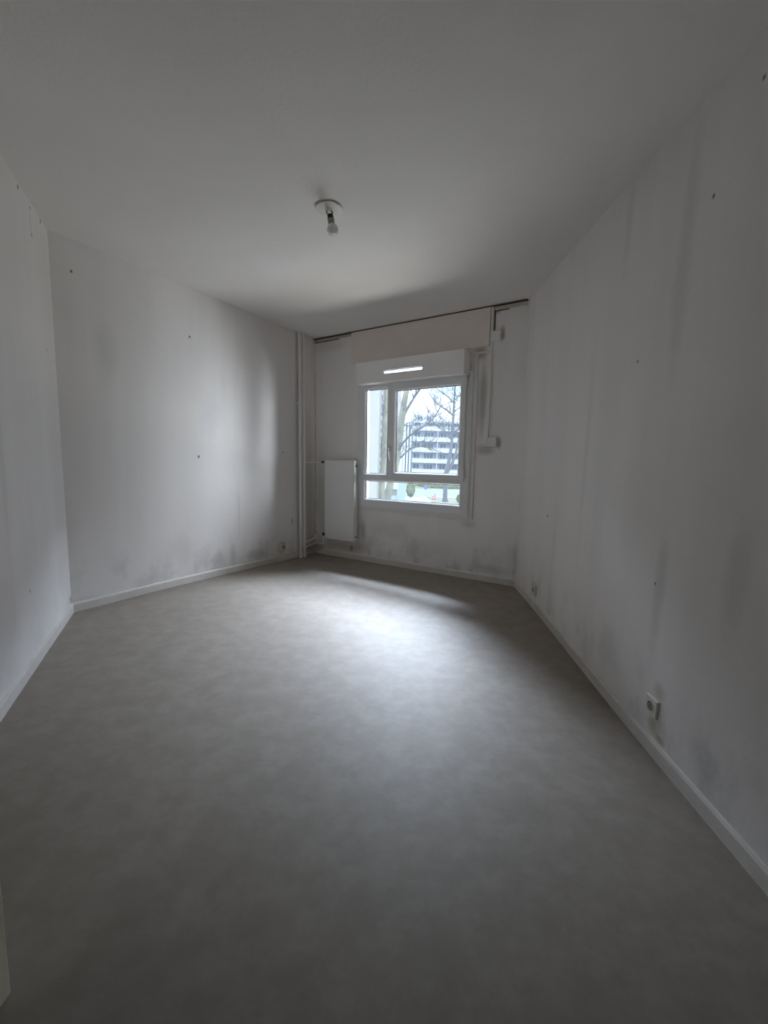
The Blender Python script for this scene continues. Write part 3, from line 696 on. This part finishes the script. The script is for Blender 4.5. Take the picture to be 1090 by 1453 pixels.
b = MB(False); b.box(-16, 4.6, 148, 160, GZ, 30); b.build('wall', M['ext_pink'], tw)
for i in range(12):
    for x in (-6.0, -3.4, -0.9, 1.7):
        z = GZ + 1.0 + 2.8 * i
        b = MB(False); b.box(x, x + 1.7, 147.9, 148.05, z, z + 1.5); b.build('window', M['ext_glass'], tw)

# trees
def tree(name, label, trunks, branches, mat, seed, twig_n, twig_len, twig_r, spread_y=0.6, base_flare=None):
    rnd = random.Random(seed)
    t = empty(name, (trunks[0][0][0][0], trunks[0][0][0][1], GZ), label, 'tree', 'bare trees outside the window')
    for pts, rad in trunks:
        b = MB(False); b.tube(pts, rad, 12); b.build('trunk', mat, t, smooth=True)
    tips = []
    for pts, rad in branches:
        b = MB(False); b.tube(pts, rad, 8); b.build('branch', M['bark_d'], t, smooth=True)
        tips.append(pts)
    for pts, rad in trunks: tips.append(pts[len(pts) // 2:])
    b = MB(False)
    def grow(p, d, L, r, depth):
        pts = [p]; n = 4
        for i in range(n):
            d = (d + Vector((rnd.uniform(-.35, .35), rnd.uniform(-.35, .35), rnd.uniform(-.22, .32)))).normalized()
            pts.append(pts[-1] + d * L / n)
        b.tube(pts, [r * (1 - 0.7 * i / n) for i in range(n + 1)], 4, cap=False)
        if depth:
            for k in range(3):
                q = pts[rnd.randint(1, n)]
                grow(q, (d + Vector((rnd.uniform(-1, 1), rnd.uniform(-1, 1), rnd.uniform(-.5, .8)))).normalized(), L * 0.55, r * 0.6, depth - 1)
    for k in range(twig_n):
        pl = [Vector(q) for q in rnd.choice(tips)]
        i = rnd.randint(0, len(pl) - 2); p = pl[i].lerp(pl[i + 1], rnd.random())
        along = (pl[i + 1] - pl[i]).normalized()
        d = (along * 0.6 + Vector((rnd.uniform(-1, 1), rnd.uniform(-spread_y, spread_y), rnd.uniform(-.3, 1)))).normalized()
        grow(p, d, twig_len * rnd.uniform(0.5, 1.2), twig_r * rnd.uniform(0.7, 1.2), 2)
    tw_ = b.build('twigs', M['bark_d'], t); tw_['kind'] = 'stuff'
    return t
tree('bare_tree', 'pale-barked bare tree leaning right, behind the window mullion',
     [([(-0.1, 23.5, GZ), (0.05, 23.62, -3.29), (0.14, 23.87, -1.37), (0.32, 24.03, -0.21), (0.63, 24.17, 0.92), (0.76, 24.41, 2.72), (0.92, 24.59, 4.13), (1.08, 24.74, 5.21), (1.19, 24.93, 6.73), (1.35, 25.0, 9.0)],
       [0.30, 0.24, 0.21, 0.20, 0.19, 0.20, 0.17, 0.15, 0.12, 0.07])],
     [([(0.74, 24.4, 2.9), (0.90, 24.49, 3.42), (1.13, 24.57, 3.93), (1.43, 24.64, 4.46), (1.74, 24.7, 4.95), (2.04, 24.77, 5.48), (2.3, 24.8, 6.2)], [0.085, 0.075, 0.07, 0.06, 0.05, 0.04, 0.02]),
      ([(1.43, 24.64, 4.46), (1.58, 24.69, 4.83), (1.68, 24.75, 5.31), (1.75, 24.8, 6.0)], [0.045, 0.04, 0.035, 0.02]),
      ([(0.70, 24.2, 1.5), (0.9, 23.6, 1.95), (1.28, 23.35, 2.37), (1.96, 23.42, 2.85), (2.49, 23.48, 3.29), (2.78, 23.54, 3.76), (2.96, 23.58, 4.11)], [0.06, 0.055, 0.05, 0.045, 0.04, 0.035, 0.025]),
      ([(2.26, 23.44, 3.05), (2.65, 23.44, 2.99), (2.96, 23.42, 2.89), (3.5, 23.4, 2.8)], [0.03, 0.025, 0.02, 0.012]),
      ([(0.63, 24.17, 0.92), (1.01, 24.23, 1.33), (1.4, 24.28, 1.71), (1.76, 24.29, 1.84), (2.16, 24.3, 1.85), (2.6, 24.3, 1.8)], [0.055, 0.05, 0.045, 0.035, 0.025, 0.012]),
      ([(0.78, 24.5, 3.0), (1.29, 25.0, 3.01), (1.71, 25.2, 3.11), (2.13, 25.3, 3.0), (2.6, 25.4, 3.1)], [0.035, 0.03, 0.025, 0.02, 0.012])],
     M['bark'], 5, 75, 1.3, 0.022)
tree('bare_tree', 'mottled bare tree seen through the narrow left pane beside the cream wing',
     [([(-0.05, 19.4, GZ), (-0.10, 19.68, -2.55), (-0.15, 19.89, -0.96), (-0.14, 19.99, -0.23), (-0.08, 20.21, 1.44), (-0.10, 20.38, 2.77), (-0.08, 20.56, 4.1), (-0.06, 20.73, 5.43), (0.0, 20.9, 8.0)],
       [0.22, 0.17, 0.15, 0.15, 0.14, 0.14, 0.12, 0.10, 0.05])],
     [([(-0.08, 20.09, 0.40), (-0.20, 20.16, 1.1), (-0.24, 20.25, 1.77), (-0.12, 20.29, 2.2)], [0.05, 0.045, 0.04, 0.03]),
      ([(-0.10, 20.4, 3.0), (-0.25, 20.3, 3.2), (-0.5, 20.3, 3.3)], [0.035, 0.03, 0.015])],
     M['bark'], 8, 30, 0.8, 0.018)
tree('bare_tree', 'darker forked bare tree standing on the lawn by the road, right',
     [([(9.56, 65.9, GZ), (9.52, 65.9, -4.9), (9.49, 66.01, -3.08), (9.53, 66.27, -1.1), (10.0, 66.59, 1.33), (10.26, 66.87, 3.54), (10.36, 67.31, 6.84), (10.4, 67.59, 9.03), (10.49, 68.1, 12.88), (10.43, 68.75, 17.8)],
       [0.52, 0.36, 0.32, 0.34, 0.26, 0.23, 0.20, 0.17, 0.13, 0.05]),
      ([(9.53, 66.27, -1.2), (10.37, 66.44, 0.25), (10.97, 66.69, 2.13), (11.34, 66.95, 4.12), (11.8, 67.31, 6.88), (12.4, 67.6, 10.5)], [0.26, 0.24, 0.20, 0.17, 0.13, 0.05])],
     [([(10.33, 67.45, 7.93), (9.64, 67.53, 8.57), (8.4, 67.63, 9.3), (7.49, 67.71, 9.92), (6.68, 67.85, 10.99)], [0.13, 0.11, 0.10, 0.09, 0.05]),
      ([(10.37, 67.71, 9.91), (9.45, 67.83, 10.87), (8.32, 67.93, 11.6), (7.41, 68.01, 12.23)], [0.12, 0.10, 0.09, 0.05]),
      ([(10.31, 67.52, 8.48), (11.06, 67.6, 9.06), (11.71, 67.64, 9.41), (12.4, 67.7, 10.2)], [0.09, 0.08, 0.06, 0.03]),
      ([(10.2, 67.08, 5.07), (10.96, 67.15, 5.65), (11.83, 67.2, 6.01)], [0.09, 0.07, 0.05]),
      ([(10.46, 67.77, 10.35), (11.0, 67.84, 10.92), (11.76, 67.89, 11.28)], [0.08, 0.06, 0.04]),
      ([(10.2, 67.0, 4.2), (9.3, 66.9, 5.3), (8.2, 66.8, 6.0), (7.2, 66.7, 6.9)], [0.08, 0.07, 0.05, 0.03])],
     M['bark_d'], 13, 90, 2.8, 0.05)

# shrubs, sign, bollards
def shrub(name, label, c, rx, ry, h, seed, n=900):
    rnd = random.Random(seed)
    t = empty(name, (c[0], c[1], GZ), label, 'shrub')
    b = MB(False); b.tube([(c[0], c[1], GZ), (c[0] + 0.05, c[1], GZ + h * 0.6)], [0.08, 0.03], 8); b.build('stem', M['bark_d'], t)
    b = MB(False)
    for k in range(n):
        th = rnd.uniform(0, 2 * math.pi); ph = math.acos(rnd.uniform(-1, 1)); r = rnd.uniform(0.6, 1.0) ** 0.5
        p = Vector((c[0] + rx * r * math.sin(ph) * math.cos(th), c[1] + ry * r * math.sin(ph) * math.sin(th), GZ + h * 0.52 + h * 0.48 * r * math.cos(ph)))
        a = Vector((rnd.uniform(-1, 1), rnd.uniform(-1, 1), rnd.uniform(-1, 1))).normalized() * 0.12; e = a.orthogonal().normalized() * 0.06
        b.add([p - a, p + e, p + a, p - e], [(0, 1, 2, 3)])
    o = b.build('foliage', M['leaf'], t); o['kind'] = 'stuff'
shrub('evergreen_shrub', 'rounded evergreen shrub left of the road beside the pale blue hut', (4.35, 70.5), 0.75, 0.9, 2.7, 1)
shrub('evergreen_shrub', 'small green bush on the lawn at the right edge of the window', (11.6, 62.5), 0.9, 0.8, 1.7, 2)
shrub('low_hedge', 'long low hedge on the far side of the road', (14.0, 95.5), 8.0, 0.8, 1.1, 3, 3500)

sg = empty('road_sign', (7.04, 71.0, GZ), 'round blue road sign on a thin grey post beside the road', 'sign')
b = MB(False); b.tube([(6.96, 71.0, GZ), (6.96, 71.0, -3.3)], 0.04, 8); b.build('post', M['steel'], sg)
b = MB(False); b.lathe((6.90, 70.93, -3.72), (0, -1, 0), [(0, 0), (0.36, 0), (0.36, 0.03), (0, 0.03)], 24); b.build('sign_disc', M['sign_blue'], sg, label='blue round sign face')
sp = MB(False); sp.tube([(7.55, 71.3, GZ), (7.55, 71.3, -3.5)], 0.05, 8); sp.tube([(7.55, 71.3, -3.5), (7.55, 71.3, -3.44)], 0.065, 8)
tag(sp.build('post', M['steel'], base=(7.55, 71.3, GZ)), 'plain grey post right of the blue sign', 'post')
for x, y, h, lb in ((7.82, 67.9, 0.62, 'shorter red and white bollard left of its taller neighbour'), (8.25, 68.6, 0.88, 'taller red and white bollard nearer the forked tree')):
    t = empty('traffic_bollard', (x, y, GZ), lb, 'bollard', 'bollards by the road')
    b = MB(False); b.tube([(x, y, GZ), (x, y, GZ + h)], 0.11, 12); b.build('shaft', M['red'], t, smooth=True)
    for k in (0.3, 0.65):
        b = MB(False); b.tube([(x, y, GZ + h * k), (x, y, GZ + h * (k + 0.15))], 0.115, 12); b.build('white_band', M['ext_white'], t, smooth=True, label='white band')
